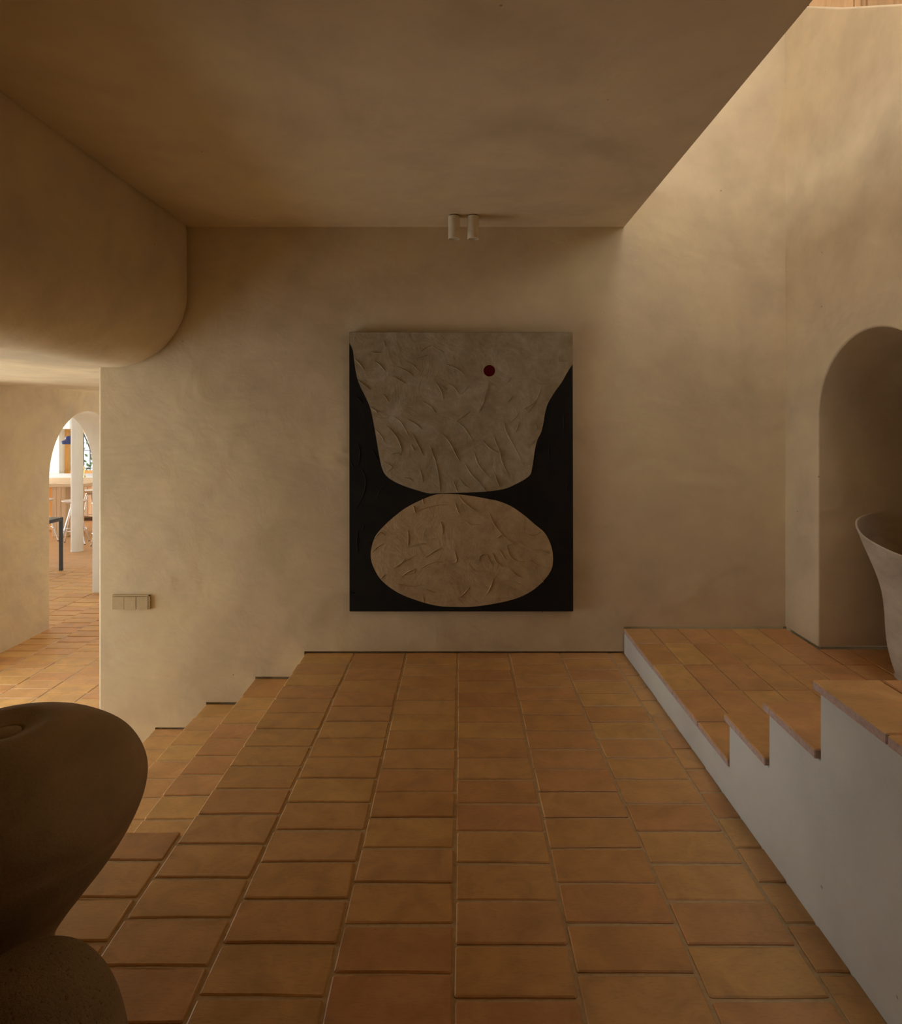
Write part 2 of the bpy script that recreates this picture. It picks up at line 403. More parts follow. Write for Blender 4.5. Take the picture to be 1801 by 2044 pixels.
add_box(bm, -3.2, -3.0, -2.4, 0.0, 2.4, 5.2); add_box(bm, -3.2, -3.0, 3.8, 4.5, 2.4, 5.2); add_box(bm, -3.2, -3.0, 0.0, 3.8, 2.4, 2.95); add_box(bm, -3.2, -3.0, 0.0, 3.8, 4.55, 5.2)
add_box(bm, -3.2, -1.8, -2.4, -2.2, 2.4, 5.2)
tag(finish(bm, 'wall_upper_sides', M['plaster']), 'plaster walls of the upper floor', 'wall', kind='structure')
tag(box('ceiling_upper', -3.3, 6.3, -2.5, 4.6, 5.15, 5.35, M['pine_wall']), 'timber roof lining of the upper floor', 'ceiling', kind='structure')
bm = bmesh.new(); add_box(bm, -3.2, -1.54, -2.4, 4.5, CEIL + 0.1, CEIL + 0.26); add_box(bm, RX + 0.05, 6.2, -2.4, 4.5, 2.4, 2.6)
tag(finish(bm, 'floor_upper', M['far_floor']), 'tile floor of the upper storey', 'floor', kind='structure')

# ------------------------------------------------------------------ floors and their tiles
def tile_mesh(seed, lx, ly, th=0.024):
    r = random.Random(seed); c = 0.004; hx, hy = lx / 2, ly / 2
    pts = [(-hx + c, -hy), (0, -hy), (hx - c, -hy), (hx, -hy + c), (hx, hy - c), (hx - c, hy), (0, hy), (-hx + c, hy), (-hx, hy - c), (-hx, -hy + c)]
    pts = [(x + r.uniform(-.0017, .0017), y + r.uniform(-.0017, .0017)) for x, y in pts]
    bm = bmesh.new()
    lo = [bm.verts.new((x, y, -th)) for x, y in pts]; mi = [bm.verts.new((x, y, -0.0025 + r.uniform(-.0005, .0005))) for x, y in pts]
    hi = [bm.verts.new((x * (1 - 0.0036 / hx), y * (1 - 0.0036 / hy), r.uniform(-.0007, .0004))) for x, y in pts]
    n = len(pts)
    for A, B in ((lo, mi), (mi, hi)):
        for k in range(n): bm.faces.new((A[k], A[(k + 1) % n], B[(k + 1) % n], B[k]))
    bm.faces.new(hi)
    bmesh.ops.recalc_face_normals(bm, faces=bm.faces)
    me = bpy.data.meshes.new('tile'); bm.to_mesh(me); bm.free(); me.materials.append(M['tile'])
    return me
TL, TW, PX, PY = 0.279, 0.1385, 0.2885, 0.1494
TM = [tile_mesh(100 + k, TL, TW) for k in range(8)]
TV = [tile_mesh(200 + k, 0.1385, 0.279) for k in range(5)]
def put_tile(parent, x0, x1, y0, y1, z, meshes=TM, lx=TL, ly=TW, gap=0.0098, jit=1.0):
    """a tile filling cell x0..x1, y0..y1 minus the joint"""
    sx, sy = (x1 - x0 - gap) / lx, (y1 - y0 - gap) / ly
    if sx < 0.12 or sy < 0.12: return
    o = bpy.data.objects.new('tile', R.choice(meshes)); link(o, parent)
    o.location = ((x0 + x1) / 2 + R.uniform(-.0012, .0012) * jit, (y0 + y1) / 2 + R.uniform(-.0012, .0012) * jit, z + R.uniform(-.0015, .0008) * jit)
    o.scale = (sx, sy, 1); o.rotation_euler = (R.uniform(-.002, .002) * jit, R.uniform(-.002, .002) * jit, R.uniform(-.004, .004) * jit)
    return o
def column(parent, x0, x1, first, ytop, ybot, z, **kw):
    put_tile(parent, x0, x1, first, ytop, z, **kw)
    y = first
    while y > ybot + 0.02:
        put_tile(parent, x0, x1, max(y - PY, ybot), y, z, **kw); y -= PY

# upper floor: slab of grout, L-shaped round the stairwell
YW = 2.04                                                # near edge of the stairwell
NEAR = 1.0
bm = bmesh.new()
add_prism(bm, [(STEPX[0] + 0.012, WALL + 0.045), (SX + 0.05, WALL + 0.045), (SX + 0.05, NEAR), (-1.53, NEAR), (-1.53, YW - 0.012), (STEPX[0] + 0.012, YW - 0.012)], 'z', -0.16, -0.0045)
floor = tag(finish(bm, 'floor', M['grout']), 'terracotta tile floor of the room', 'floor', kind='structure')
cols = [(-0.871, -0.592, 3.478), (-0.592, -0.302, 3.396), (-0.302, -0.017, 3.459), (-0.017, 0.266, 3.540), (0.266, 0.552, 3.459), (0.552, 0.828, 3.540), (0.828, 0.915, 3.459)]
for x0, x1, first in cols: column(floor, x0, x1, first, WALL + 0.012, NEAR, 0.0)
for x0, x1, first in ((-1.16, -0.871, 1.906), (-1.45, -1.16, 1.967), (-1.53, -1.45, 1.906)): column(floor, x0, x1, first, YW + 0.005, NEAR, 0.0)
tag(box('floor_behind', -1.8, RX, -4.3, NEAR, -0.16, 0.0, M['far_floor']), 'tile floor behind the camera', 'floor', kind='structure')

# flight down to the hall
fl = empty('stairs', (STEPX[-1], 2.83, LOW))
tag(fl, 'terracotta steps going down to the hall at left of the floor', 'stairs')
def child(o, root):
    o.parent = root; o.matrix_parent_inverse = root.matrix_world.inverted() if False else o.matrix_parent_inverse
    o.location = Vector(o.location) - Vector(root.location); return o
firsts = [3.385, 3.467, 3.551]
for k in range(1, 4):
    z = -RISE * k
    st = child(box('step', STEPX[k] + 0.010, STEPX[k - 1] + 0.02, YW - 0.01, WALL - 0.001, z - RISE - 0.02, z - 0.0045, M['grout']), fl)
    s_off = Vector(fl.location)
    n0 = set(COL.objects)
    column(st, STEPX[k] - 0.004, STEPX[k - 1] + 0.012, firsts[k - 1], WALL + 0.003, YW, z)
    for o in set(COL.objects) - n0: pass
box_riser = child(box('riser', STEPX[0] + 0.008, STEPX[0] + 0.03, YW - 0.01, WALL - 0.001, -RISE - 0.02, -0.026, M['plaster']), fl)

# lower floor: hall tiles one by one where the lens resolves them, then the material carries on
hall = tag(box('floor_hall', -4.25, -0.4, 0.55, 8.6, LOW - 0.2, LOW - 0.0045, M['grout']), 'sunlit terracotta tile floor of the lower hall', 'floor', kind='structure')
def px_of(x, y): return VPX + x * FPX / y
k = 0; x = -1.702 + 0.012
while x > -4.3:
    x0 = x - PX
    off = 8.42 - (0.0747 if k % 2 else 0.0) + R.uniform(-.02, .02)
    y = off
    while y > 3.2:
        cx, cy = (x + x0) / 2, y - PY / 2
        p = px_of(cx, cy)
        vis = -110 < p < 300 and (cx > -3.72 or cy > 5.75) and not (cx < -3.6 and cy > 7.2 and cx > -4.1)
        if cy < 3.75 and cx > -2.1: vis = cx < -1.7 and cy > 2.9
        if vis: put_tile(hall, x0, x, y - PY, y, LOW)
        y -= PY
    x = x0; k += 1
kf = tag(box('floor_kitchen', -10.8, -4.25, 4.0, 14.0, LOW - 0.2, LOW - 0.0015, M['far_floor']), 'pale terracotta floor of the kitchen beyond the arch', 'floor', kind='structure')
k = 0; x = -4.25
while x > -5.6:
    x0 = x - PX; y = 8.42 - (0.0747 if k % 2 else 0.0)
    while y > 6.9:
        p = px_of((x + x0) / 2, y)
        if 70 < p < 215: put_tile(kf, x0, x, y - PY, y, LOW + 0.003)
        y -= PY
    x = x0; k += 1

# raised landing and the stair going up towards the camera on the right
stair = empty('staircase', (SX + 0.45, 2.0, 0))
tag(stair, 'white plastered stair with terracotta treads rising at right', 'stairs')
TH = 0.026
SY = [2.210, 1.925, 1.650, 1.0, 0.72]; SZ = [PLAT, 0.290, 0.452, 0.625, 0.79, 0.955]
prof = [(WALL - 0.001, -0.02), (WALL - 0.001, SZ[0] - TH)]
for y, z in zip(SY, SZ[1:]): prof += [(y, prof[-1][1]), (y, z - TH)]
prof += [(-2.19, prof[-1][1]), (-2.19, -0.02)]
child(prism('plaster_body', prof, 'x', SX, RX - 0.001, M['plaster_stair'], None, bev=0.006, seg=2), stair)
def slab_tile(x0, x1, y0, y1, z, nose=False, par=None):
    bm = bmesh.new(); r = R
    add_box(bm, x0, x1, y0, y1, z - TH + 0.001, z)
    es = [e for e in bm.edges]
    bmesh.ops.bevel(bm, geom=es, offset=0.003, segments=1, affect='EDGES')
    for v in bm.verts:
        q = noise.noise(v.co * 23.0) * 0.0022
        v.co += Vector((q if v.co.x < SX + .02 else 0, 0, 0.4 * q))
    o = finish(bm, 'tile', M['tile'], None)
    if nose:
        o.data.materials.append(M['tile_edge'])
        for p in o.data.polygons:
            if p.normal.z < 0.6: p.material_index = 1
    if par is not None:
        o.parent = par; return o
    return child(o, stair)
# grout bed of the landing, then rows 0.29 deep, tiles laid lengthwise away from the wall
nf = tag(box('floor_niche', RX + 0.004, 3.39, ay - ary - 0.05, ay + ary + 0.002, -0.05, PLAT - 0.005, M['grout']), 'terracotta floor inside the arched recess', 'floor', kind='structure')
child(box('grout_bed', SX + 0.004, RX - 0.001, SY[0] + 0.001, WALL - 0.001, PLAT - TH - 0.001, PLAT - 0.005, M['grout']), stair)
rows = [WALL - 0.004, 3.375, 3.083, 2.790, 2.497, SY[0]]
for ya, yb in zip(rows[:-1], rows[1:]):
    x = SX - 0.003; i = 0; sh = R.uniform(-0.008, 0.008)
    while x < RX - 0.01:
        x1 = min(x + 0.149 + (sh if i == 0 else 0), RX)
        if RX - x1 < 0.03: x1 = RX
        slab_tile(x + (0.0035 if i else 0), x1 - (0.0035 if x1 < RX else 0.001), yb + 0.0035, ya - 0.0035, PLAT + R.uniform(-.001, .001), i == 0)
        x = x1; i += 1
for ya, yb in zip(rows[:-1], rows[1:]):
    ya2, yb2 = min(ya, ay + ary - 0.002), max(yb, ay - ary + 0.002); x = RX + 0.002
    while x < 3.3 and ya2 - yb2 > 0.04:
        slab_tile(x + 0.002, x + 0.145, yb2 + 0.0035, ya2 - 0.0035, PLAT + R.uniform(-.001, .001), False, nf); x += 0.149
# treads
tz = list(zip(SY, SY[1:] + [-0.4], SZ[1:]))
for ya, yb, z in tz:
    segs = [(ya + 0.014, yb)] if ya - yb < 0.4 else None
    if segs is None:
        segs = []; y = ya + 0.014
        while y > yb + 0.01: segs.append((y, max(yb, y - 0.292))); y -= 0.292
    for s0, s1 in segs:
        x = SX - 0.012; i = 0
        while x < RX - 0.02:
            xe = min(x + 0.155 + (0.02 if i == 0 else 0), RX)
            slab_tile(x + (0.003 if i else 0), xe - 0.003, s1 + 0.003, s0, z + R.uniform(-.0008, .0008), i == 0)
            x = xe; i += 1

# ------------------------------------------------------------------ the painting
PD = 0.042                                                # canvas depth
ps = (WALL - PD) / FPX / 3.2962                           # metres per traced unit on the canvas face
pcx, pcz = 860.0, 1028.0
ox = (660 + pcx / 3.2962 - VPX) * (WALL - PD) / FPX; oz = EYE - (630 + pcz / 3.2962 - VPY) * (WALL - PD) / FPX
def C(p): return ((p[0] - pcx) * ps, -(p[1] - pcz) * ps)
pic = empty('painting', (ox, WALL - PD, oz))
tag(pic, 'large abstract painting of two pale rounded shapes on black with a red dot', 'painting')
cv = prism('canvas', [C(p) for p in ((122, 107), (1594, 110), (1598, 1948), (124, 1948))], 'y', 0.0, PD - 0.006, M['paint_black'], pic, bev=0.003, seg=2)
upper = [(1593, 320), (1560, 370), (1520, 440), (1470, 510), (1430, 580), (1412, 640), (1400, 710), (1385, 770), (1362, 815), (1345, 880), (1335, 950), (1325, 1010), (1315, 1045), (1280, 1075), (1220, 1108), (1150, 1138), (1050, 1155), (930, 1163), (800, 1166), (700, 1169), (640, 1168), (560, 1146), (470, 1115), (400, 1080), (360, 1045), (338, 1000), (322, 930), (308, 850), (295, 770), (280, 690), (262, 610), (235, 545), (200, 475), (178, 420), (165, 360), (155, 290), (148, 235), (138, 205), (124, 180)]
upper = smooth_profile(upper, 4) + [(124, 109), (1593, 112)]
oval = [(770, 1172), (690, 1178), (620, 1203), (550, 1235), (480, 1275), (410, 1330), (350, 1385), (300, 1445), (272, 1515), (265, 1590), (285, 1660), (330, 1735), (400, 1795), (480, 1840), (560, 1870), (640, 1895), (720, 1911), (800, 1915), (920, 1915), (1030, 1903), (1150, 1880), (1250, 1850), (1340, 1800), (1410, 1735), (1455, 1665), (1464, 1590), (1450, 1510), (1410, 1430), (1340, 1370), (1270, 1310), (1190, 1255), (1110, 1222), (1030, 1205), (950, 1190), (860, 1178)]
oval = smooth_profile(oval, 4, True)
s1 = prism('painted_shape', [C(p) for p in upper], 'y', -0.0016, 0.001, M['paint_grey'], pic, smooth=None); s1['label'] = 'grey beige funnel shape'
s2 = prism('painted_shape', [C(p) for p in oval], 'y', -0.0016, 0.001, M['paint_sand'], pic, smooth=None); s2['label'] = 'sandy oval shape'
dt = prism('painted_dot', [C((1045 + 38 * math.cos(a * math.pi / 24), 363 + 38 * math.sin(a * math.pi / 24))) for a in range(48)], 'y', -0.0026, 0.0, M['paint_red'], pic, smooth=None); dt['label'] = 'dark red dot'
# palette-knife ridges standing proud of the paint
ridU = [[(160, 285), (195, 320), (222, 360)], [(290, 300), (325, 325), (362, 370)], [(430, 335), (500, 365), (545, 400)], [(495, 300), (540, 325), (590, 370)], [(410, 400), (460, 430), (495, 450)], [(180, 425), (225, 460), (262, 490)],
        [(690, 435), (725, 490), (742, 550)], [(720, 450), (750, 485), (770, 482)], [(775, 445), (815, 475), (848, 522)], [(848, 522), (880, 495), (908, 460)], [(760, 320), (830, 350), (880, 388)], [(1040, 440), (1022, 520), (990, 620)], [(1022, 480), (1010, 560), (975, 640)],
        [(1325, 425), (1365, 448), (1420, 456)], [(1385, 470), (1355, 550), (1300, 640)], [(1360, 545), (1320, 585), (1275, 612)], [(1275, 612), (1300, 632)], [(1190, 405), (1178, 425), (1160, 445)], [(1200, 520), (1180, 550), (1160, 570)], [(1240, 635), (1220, 665), (1190, 695)],
        [(345, 520), (365, 540), (382, 570)], [(255, 600), (290, 620), (310, 640)], [(410, 660), (465, 705), (515, 790)], [(505, 680), (560, 715), (600, 750)], [(370, 725), (430, 790), (465, 870), (462, 912)], [(530, 850), (552, 892)], [(725, 770), (780, 830), (830, 925), (850, 960)], [(830, 695), (885, 745), (935, 825)], [(830, 695), (890, 650), (920, 625)],
        [(1000, 820), (1050, 875), (1110, 908)], [(1070, 780), (1090, 840), (1115, 905), (1128, 960), (1170, 1055)], [(1140, 690), (1155, 760), (1200, 850), (1250, 940)], [(885, 975), (930, 1050), (995, 1110)], [(945, 900), (975, 985), (1050, 1070)], [(840, 1060), (880, 1115), (930, 1145)], [(1080, 1035), (1095, 1090), (1112, 1128)],
        [(585, 1005), (600, 1050), (608, 1100)], [(690, 950), (710, 1050), (722, 1160)], [(650, 850), (680, 930), (695, 960)], [(660, 190), (700, 222), (745, 238)], [(590, 240), (630, 210), (668, 192)], [(570, 280), (605, 272), (636, 262)], [(265, 235), (300, 246), (340, 240)], [(350, 165), (362, 205)], [(1500, 260), (1502, 298), (1560, 298)],
        [(1445, 295), (1435, 320)], [(1345, 710), (1355, 740), (1340, 768)], [(1240, 700), (1228, 740), (1215, 768)], [(400, 915), (440, 905), (465, 920)], [(345, 960), (405, 995), (372, 1028)], [(485, 1065), (520, 1075), (545, 1095)], [(300, 750), (340, 800), (350, 830)], [(600, 560), (660, 600), (690, 640)], [(540, 780), (580, 860), (610, 920)], [(1340, 820), (1310, 855), (1290, 845)], [(990, 1115), (1025, 1158)], [(810, 1085), (825, 1140), (840, 1162)]]
ridO = [[(530, 1312), (600, 1275), (700, 1248), (770, 1246)], [(545, 1252), (558, 1295)], [(605, 1205), (613, 1240)], [(820, 1230), (835, 1280), (855, 1312)], [(840, 1175), (870, 1220), (920, 1262), (970, 1290)], [(1040, 1290), (1075, 1370), (1130, 1440), (1190, 1490)], [(1090, 1465), (1128, 1438)], [(510, 1410), (512, 1470), (510, 1520)], [(515, 1525), (570, 1505), (630, 1502)],
        [(415, 1662), (470, 1625), (560, 1575)], [(440, 1655), (490, 1600)], [(465, 1720), (510, 1685), (560, 1665)], [(500, 1705), (545, 1692), (560, 1665)], [(625, 1590), (680, 1550), (735, 1525)], [(590, 1665), (660, 1628), (745, 1620)], [(780, 1632), (828, 1616), (815, 1540)], [(980, 1620), (985, 1580), (1022, 1570), (1060, 1640)], [(1065, 1560), (1090, 1620), (1140, 1655)],
        [(1110, 1540), (1135, 1580), (1152, 1608)], [(1160, 1510), (1210, 1500)], [(1160, 1510), (1175, 1570), (1220, 1612), (1300, 1618)], [(1310, 1610), (1370, 1650), (1450, 1660)], [(1180, 1665), (1215, 1705), (1265, 1722)], [(1330, 1540), (1390, 1545), (1445, 1565)], [(1280, 1430), (1330, 1445), (1380, 1420)], [(270, 1560), (310, 1520), (350, 1500)], [(290, 1465), (325, 1425), (360, 1450)],
        [(845, 1855), (880, 1825), (915, 1785)], [(1020, 1840), (1050, 1790), (1070, 1730)], [(1060, 1860), (1150, 1855)], [(610, 1850), (612, 1885)], [(630, 1800), (690, 1825)], [(725, 1355), (735, 1390), (738, 1440)], [(870, 1340), (920, 1372), (990, 1375)], [(1200, 1750), (1250, 1768)], [(1380, 1720), (1400, 1755)], [(330, 1730), (360, 1700)], [(660, 1470), (700, 1468)], [(430, 1765), (520, 1780), (600, 1770)]]
ridB = [[(160, 525), (190, 552), (214, 582)], [(180, 840), (192, 905), (182, 990)], [(130, 960), (150, 1000)], [(200, 1000), (230, 1080), (215, 1180), (165, 1275)], [(305, 1210), (325, 1150), (378, 1098)], [(180, 1415), (175, 1490), (182, 1560)], [(205, 1410), (220, 1375)], [(275, 880), (300, 930), (318, 960)], [(1530, 635), (1535, 710), (1528, 790)], [(1440, 850), (1435, 900), (1440, 945)], [(1565, 385), (1575, 365)], [(135, 1822), (165, 1826)], [(318, 1832), (350, 1800)], [(1560, 1100), (1548, 1160)], [(255, 1490), (268, 1530)]]
def ridges(strokes, m, h, depth):
    bm = bmesh.new()
    for st in strokes:
        pts = smooth_profile(st, 5) if len(st) > 2 else [st[0], ((st[0][0] + st[1][0]) / 2, (st[0][1] + st[1][1]) / 2), st[1]]
        q = [Vector((C(p)[0], 0, C(p)[1])) for p in pts]; n = len(q); wd = R.uniform(0.0022, 0.0036); hh = h * R.uniform(0.7, 1.3)
        prev = None
        for i, p in enumerate(q):
            t = (q[min(i + 1, n - 1)] - q[max(i - 1, 0)]).normalized(); s = Vector((-t.z, 0, t.x))
            k = math.sin(math.pi * (i + 0.35) / (n - 0.3)); w2 = wd * (0.3 + 0.7 * k)
            cur = [bm.verts.new(p - s * w2 + Vector((0, depth + 0.0004, 0))), bm.verts.new(p + Vector((0, depth - hh * (0.25 + 0.75 * k), 0))), bm.verts.new(p + s * w2 + Vector((0, depth + 0.0004, 0)))]
            if prev:
                bm.faces.new((prev[0], prev[1], cur[1], cur[0])); bm.faces.new((prev[1], prev[2], cur[2], cur[1]))
            prev = cur
    o = finish(bm, 'paint_ridges', m, pic); o['kind'] = 'stuff'; return o
ridges(ridU, M['paint_grey'], 0.0055, -0.0016); ridges(ridO, M['paint_sand'], 0.0055, -0.0016); ridges(ridB, M['paint_black'], 0.0035, 0.0)

# ------------------------------------------------------------------ ceiling spots, switches
def spot(x, y, label, tilt=0.0):
    o = empty('ceiling_spotlight', (x, y, CEIL)); tag(o, label, 'spotlight', 'ceiling spotlights above the painting')
    r = 0.0305
    lathe('mounting_ring', [(0, 0.001), (r * 0.86, 0.001), (r * 0.86, -0.004), (0, -0.004)], M['joint_dark'], o, 40)
    b = lathe('cylinder_body', [(0, -0.004), (r - 0.002, -0.004), (r, -0.006), (r, -0.088), (r, -0.122), (r - 0.003, -0.124), (r - 0.004, -0.118), (0, -0.117)], M['spot'], o, 40, smooth=40)
    f = lathe('reflector', [(r - 0.005, -0.1225), (r - 0.008, -0.120), (r * 0.45, -0.1175), (0, -0.1172)], M['reflector'], o, 40)
    if tilt: b.rotation_euler = (0, tilt, 0); f.rotation_euler = (0, tilt, 0)
    return o
spot(-0.0355, 3.43, 'cream cylindrical ceiling spotlight, left one of the pair above the painting')
spot(0.0645, 3.43, 'cream cylindrical ceiling spotlight, right one of the pair above the painting', -0.012)

sw = empty('light_switch', (-1.832, WALL, 0.286)); tag(sw, 'beige triple wall switch low on the plaster wall', 'switch')
box('back_frame', -0.105, 0.105, -0.010, 0.001, -0.040, 0.0405, M['switch'], sw, 0.002)
for i, d in enumerate((0.0, 0.0012, 0.0)):
    x0 = -0.104 + i * 0.0668
    rk = box('rocker', x0 + 0.0008, x0 + 0.066, -0.017 - d, -0.008, -0.0395, 0.0315, M['switch'], sw, 0.0015)
bm = bmesh.new(); add_box(bm, 0.0985, 0.1045, -0.016, -0.006, -0.0395, 0.040); add_box(bm, -0.104, 0.1045, -0.016, -0.006, 0.0345, 0.040)
finish(bm, 'cover_rim', M['switch'], sw)

# ------------------------------------------------------------------ clay pieces
def wob(seed, amp, fr):
    o_ = Vector((seed * 3.1, seed * 1.7, seed))
    def f(v):
        k = 1 + amp * noise.noise(v * fr + o_)
        return Vector((v.x * k, v.y * k, v.z * (1 + 0.3 * amp * noise.noise(v * fr - o_))))
    return f
prof = smooth_profile([(0.0, 0.0), (0.105, 0.0), (0.112, 0.03), (0.096, 0.10), (0.088, 0.17), (0.093, 0.205), (0.122, 0.25), (0.166, 0.305), (0.209, 0.36), (0.246, 0.42), (0.267, 0.475), (0.266, 0.522), (0.238, 0.573), (0.190, 0.610), (0.14, 0.634), (0.09, 0.646), (0.06, 0.640), (0.038, 0.632)], 5)
prof = prof + [(0.033, 0.6305), (0.031, 0.624), (0.029, 0.6305), (0.02, 0.634), (0.0, 0.635)]
big = lathe('clay_sculpture', prof, M['clay_dark'], None, 96, wob(1, 0.035, 3.0), loc=(-0.945, 1.35, 0.0)); big.scale = (1, 1, 1.012)
tag(big, 'large brown clay vessel with dimpled top tapering to a narrow foot', 'vessel')
prof = smooth_profile([(0.0, 0.0), (0.12, 0.0), (0.15, 0.03), (0.163, 0.10), (0.160, 0.17), (0.146, 0.24), (0.122, 0.30), (0.090, 0.345), (0.05, 0.370), (0.0, 0.378)], 5)
small = lathe('clay_stone', prof, M['clay_rough'], None, 80, wob(4, 0.05, 3.5), loc=(-0.735, 1.10, 0.0))
tag(small, 'coarse speckled dome of clay in front of the narrow foot', 'vessel')
def rimtilt(v):
    k = max(0.0, (v.z - 0.25) / 0.4); n = 1 + 0.02 * noise.noise(v * 4)
    return Vector((v.x * n, v.y * n, v.z + 0.085 * k * (v.y / 0.30) + 0.01 * k * noise.noise(v * 5)))
out = [(0.0, 0.0), (0.145, 0.0), (0.15, 0.01), (0.165, 0.06), (0.180, 0.13), (0.188, 0.20), (0.193, 0.28), (0.203, 0.36), (0.222, 0.43), (0.25, 0.50), (0.28, 0.57), (0.302, 0.628)]
inn = [(0.305, 0.634), (0.301, 0.637), (0.295, 0.632), (0.270, 0.57), (0.24, 0.50), (0.21, 0.43), (0.19, 0.36), (0.178, 0.25), (0.165, 0.12), (0.13, 0.05), (0.0, 0.045)]
pot = lathe('clay_planter', smooth_profile(out, 3) + smooth_profile(inn, 3), M['clay_pale'], None, 80, rimtilt, loc=(2.095, 2.87, PLAT))
tag(pot, 'pale flared clay planter standing in the arched recess', 'planter')

# ------------------------------------------------------------------ kitchen beyond the arch
bm = bmesh.new()
wx0, wx1, wz0, wz1 = -8.27, -7.15, 0.21, 1.165
y0, y1 = 13.4, 13.86
add_box(bm, -10.9, wx0, y0, y1, LOW, 2.2); add_box(bm, wx1, -3.9, y0, y1, LOW, 2.2); add_box(bm, wx0, wx1, y0, y1, LOW, wz0); add_box(bm, wx0, wx1, y0, y1, wz1, 2.2)
tag(finish(bm, 'wall_kitchen', M['plaster_white']), 'white kitchen wall around the window', 'wall', kind='structure')
bm = bmesh.new(); add_box(bm, -4.02, -3.8, 9.0, 13.5, LOW, 2.2); add_box(bm, -10.9, -10.7, 4.0, 9.5, LOW, 2.2); add_box(bm, -10.9, -10.7, 13.25, 13.6, LOW, 2.2); add_box(bm, -10.9, -10.7, 9.5, 13.25, 1.75, 2.2)
add_box(bm, -10.9, -8.5, 5.8, 6.0, LOW, 2.2); add_box(bm, -4.75, -4.0, 5.8, 6.0, LOW, 2.2); add_box(bm, -8.5, -4.75, 5.8, 6.0, 1.75, 2.2); add_box(bm, -4.02, -3.72, 5.8, 9.0, 1.7, 2.2)
tag(finish(bm, 'wall_kitchen_side', M['plaster_white']), 'white side walls of the kitchen', 'wall', kind='structure')
tag(box('ceiling_kitchen', -10.9, -3.8, 5.8, 13.9, 2.1, 2.3, M['plaster_white']), 'white kitchen ceiling', 'ceiling', kind='structure')
win = empty('window_1', ((wx0 + wx1) / 2, 13.63, wz0)); tag(win, 'wood framed kitchen window seen through the arch', 'window', kind='structure')
hw = (wx1 - wx0) / 2; hh = wz1 - wz0
for (xa, xb, za, zb) in ((-hw, -hw + .085, 0, hh), (hw - .085, hw, 0, hh), (-hw + .085, hw - .085, 0, .085), (-hw + .085, hw - .085, hh - .085, hh)):
    box('window_frame', xa, xb, -0.04, 0.03, za, zb, M['pine'], win, 0.004, 1)
box('glass_pane', -hw + .08, hw - .08, -0.004, 0.004, .08, hh - .08, M['glass'], win)
gr = empty('window_grille', ((wx0 + wx1) / 2, 13.78, wz0)); tag(gr, 'dark iron bars outside the kitchen window', 'grille')
for k in range(9): tube('bar', [(-hw + 0.02 + k * 0.135, 0, 0.0), (-hw + 0.02 + k * 0.135, 0, hh)], 0.008, M['iron'], gr, 6)
for z in (0.12, 0.50, 0.88): tube('crossbar', [(-hw, 0.012, z), (hw, 0.012, z)], 0.007, M['iron'], gr, 6)
# shrub outside
rb = random.Random(3); bm = bmesh.new()
for k in range(1500):
    c = Vector((rb.uniform(-9.6, -6.6), rb.uniform(15.0, 16.2), rb.uniform(-0.6, 2.2)))
    if noise.noise(c * 2.2) < -0.12: continue
    a = Vector((rb.uniform(-1, 1), rb.uniform(-.4, .4), rb.uniform(-1, 1))).normalized(); b = a.cross(Vector((rb.uniform(-.3, .3), 1, rb.uniform(-.3, .3)))).normalized()
    L, B = rb.uniform(.05, .09), rb.uniform(.02, .035)
    vs_ = [bm.verts.new(c + a * L), bm.verts.new(c + b * B), bm.verts.new(c - a * L), bm.verts.new(c - b * B)]; bm.faces.new(vs_)
sh = empty('garden_shrub', (-8.1, 15.6, LOW - 0.2)); tag(sh, 'leafy green shrub outside the kitchen window', 'shrub')
fo = finish(bm, 'foliage', M['leaf'], None); fo.parent = sh; fo.location = -Vector(sh.location); fo['kind'] = 'stuff'
bm = bmesh.new()
for k in range(5): add_tube(bm, [(-0.3 + .15 * k, 0, 0), (-0.7 + .35 * k, .1, 1.1), (-1.1 + .55 * k, 0, 2.2)], [.03, .02, .008], 6)
finish(bm, 'stems', plain('bark', (0.16, 0.11, 0.07), 0.9), sh)
tag(box('ground_garden', -14, -2, 13.86, 30, LOW - .4, LOW - .2, plain('garden_earth', (0.35, 0.32, 0.22), 0.9)), 'bright ground of the garden outside', 'ground', kind='structure')

# column
colm = empty('column', (-5.545, 9.41, LOW)); tag(colm, 'slim white round column in the kitchen behind the table', 'column')
lathe('shaft', [(0.0, 0.0), (0.080, 0.0), (0.079, 0.02), (0.079, 2.66), (0, 2.66)], M['plaster_white'], colm, 40, smooth=40)
lathe('foot_ring', [(0.079, 0.0), (0.083, 0.001), (0.0825, 0.012), (0.079, 0.014)], M['plaster_white'], colm, 40)

# dark metal table
tb = empty('dining_table', (-5.0, 8.19, LOW)); tag(tb, 'dark grey metal table cut off by the arch', 'table')
box('tabletop', -0.95, 0.0, -1.55, 0.0, 0.655, 0.667, M['metal_dark'], tb, 0.002, 1)
for (xa, xb, ya, yb) in ((-0.95, 0, -0.03, 0), (-0.95, 0, -1.55, -1.52), (-0.03, 0, -1.52, -0.03), (-0.95, -0.92, -1.52, -0.03)):
    box('apron', xa, xb, ya, yb, 0.625, 0.655, M['metal_dark'], tb)
for xa in (-0.95, -0.035):
    for ya in (-1.55, -0.035): box('leg', xa, xa + 0.035, ya, ya + 0.035, 0.0, 0.626, M['metal_dark'], tb, 0.002, 1)

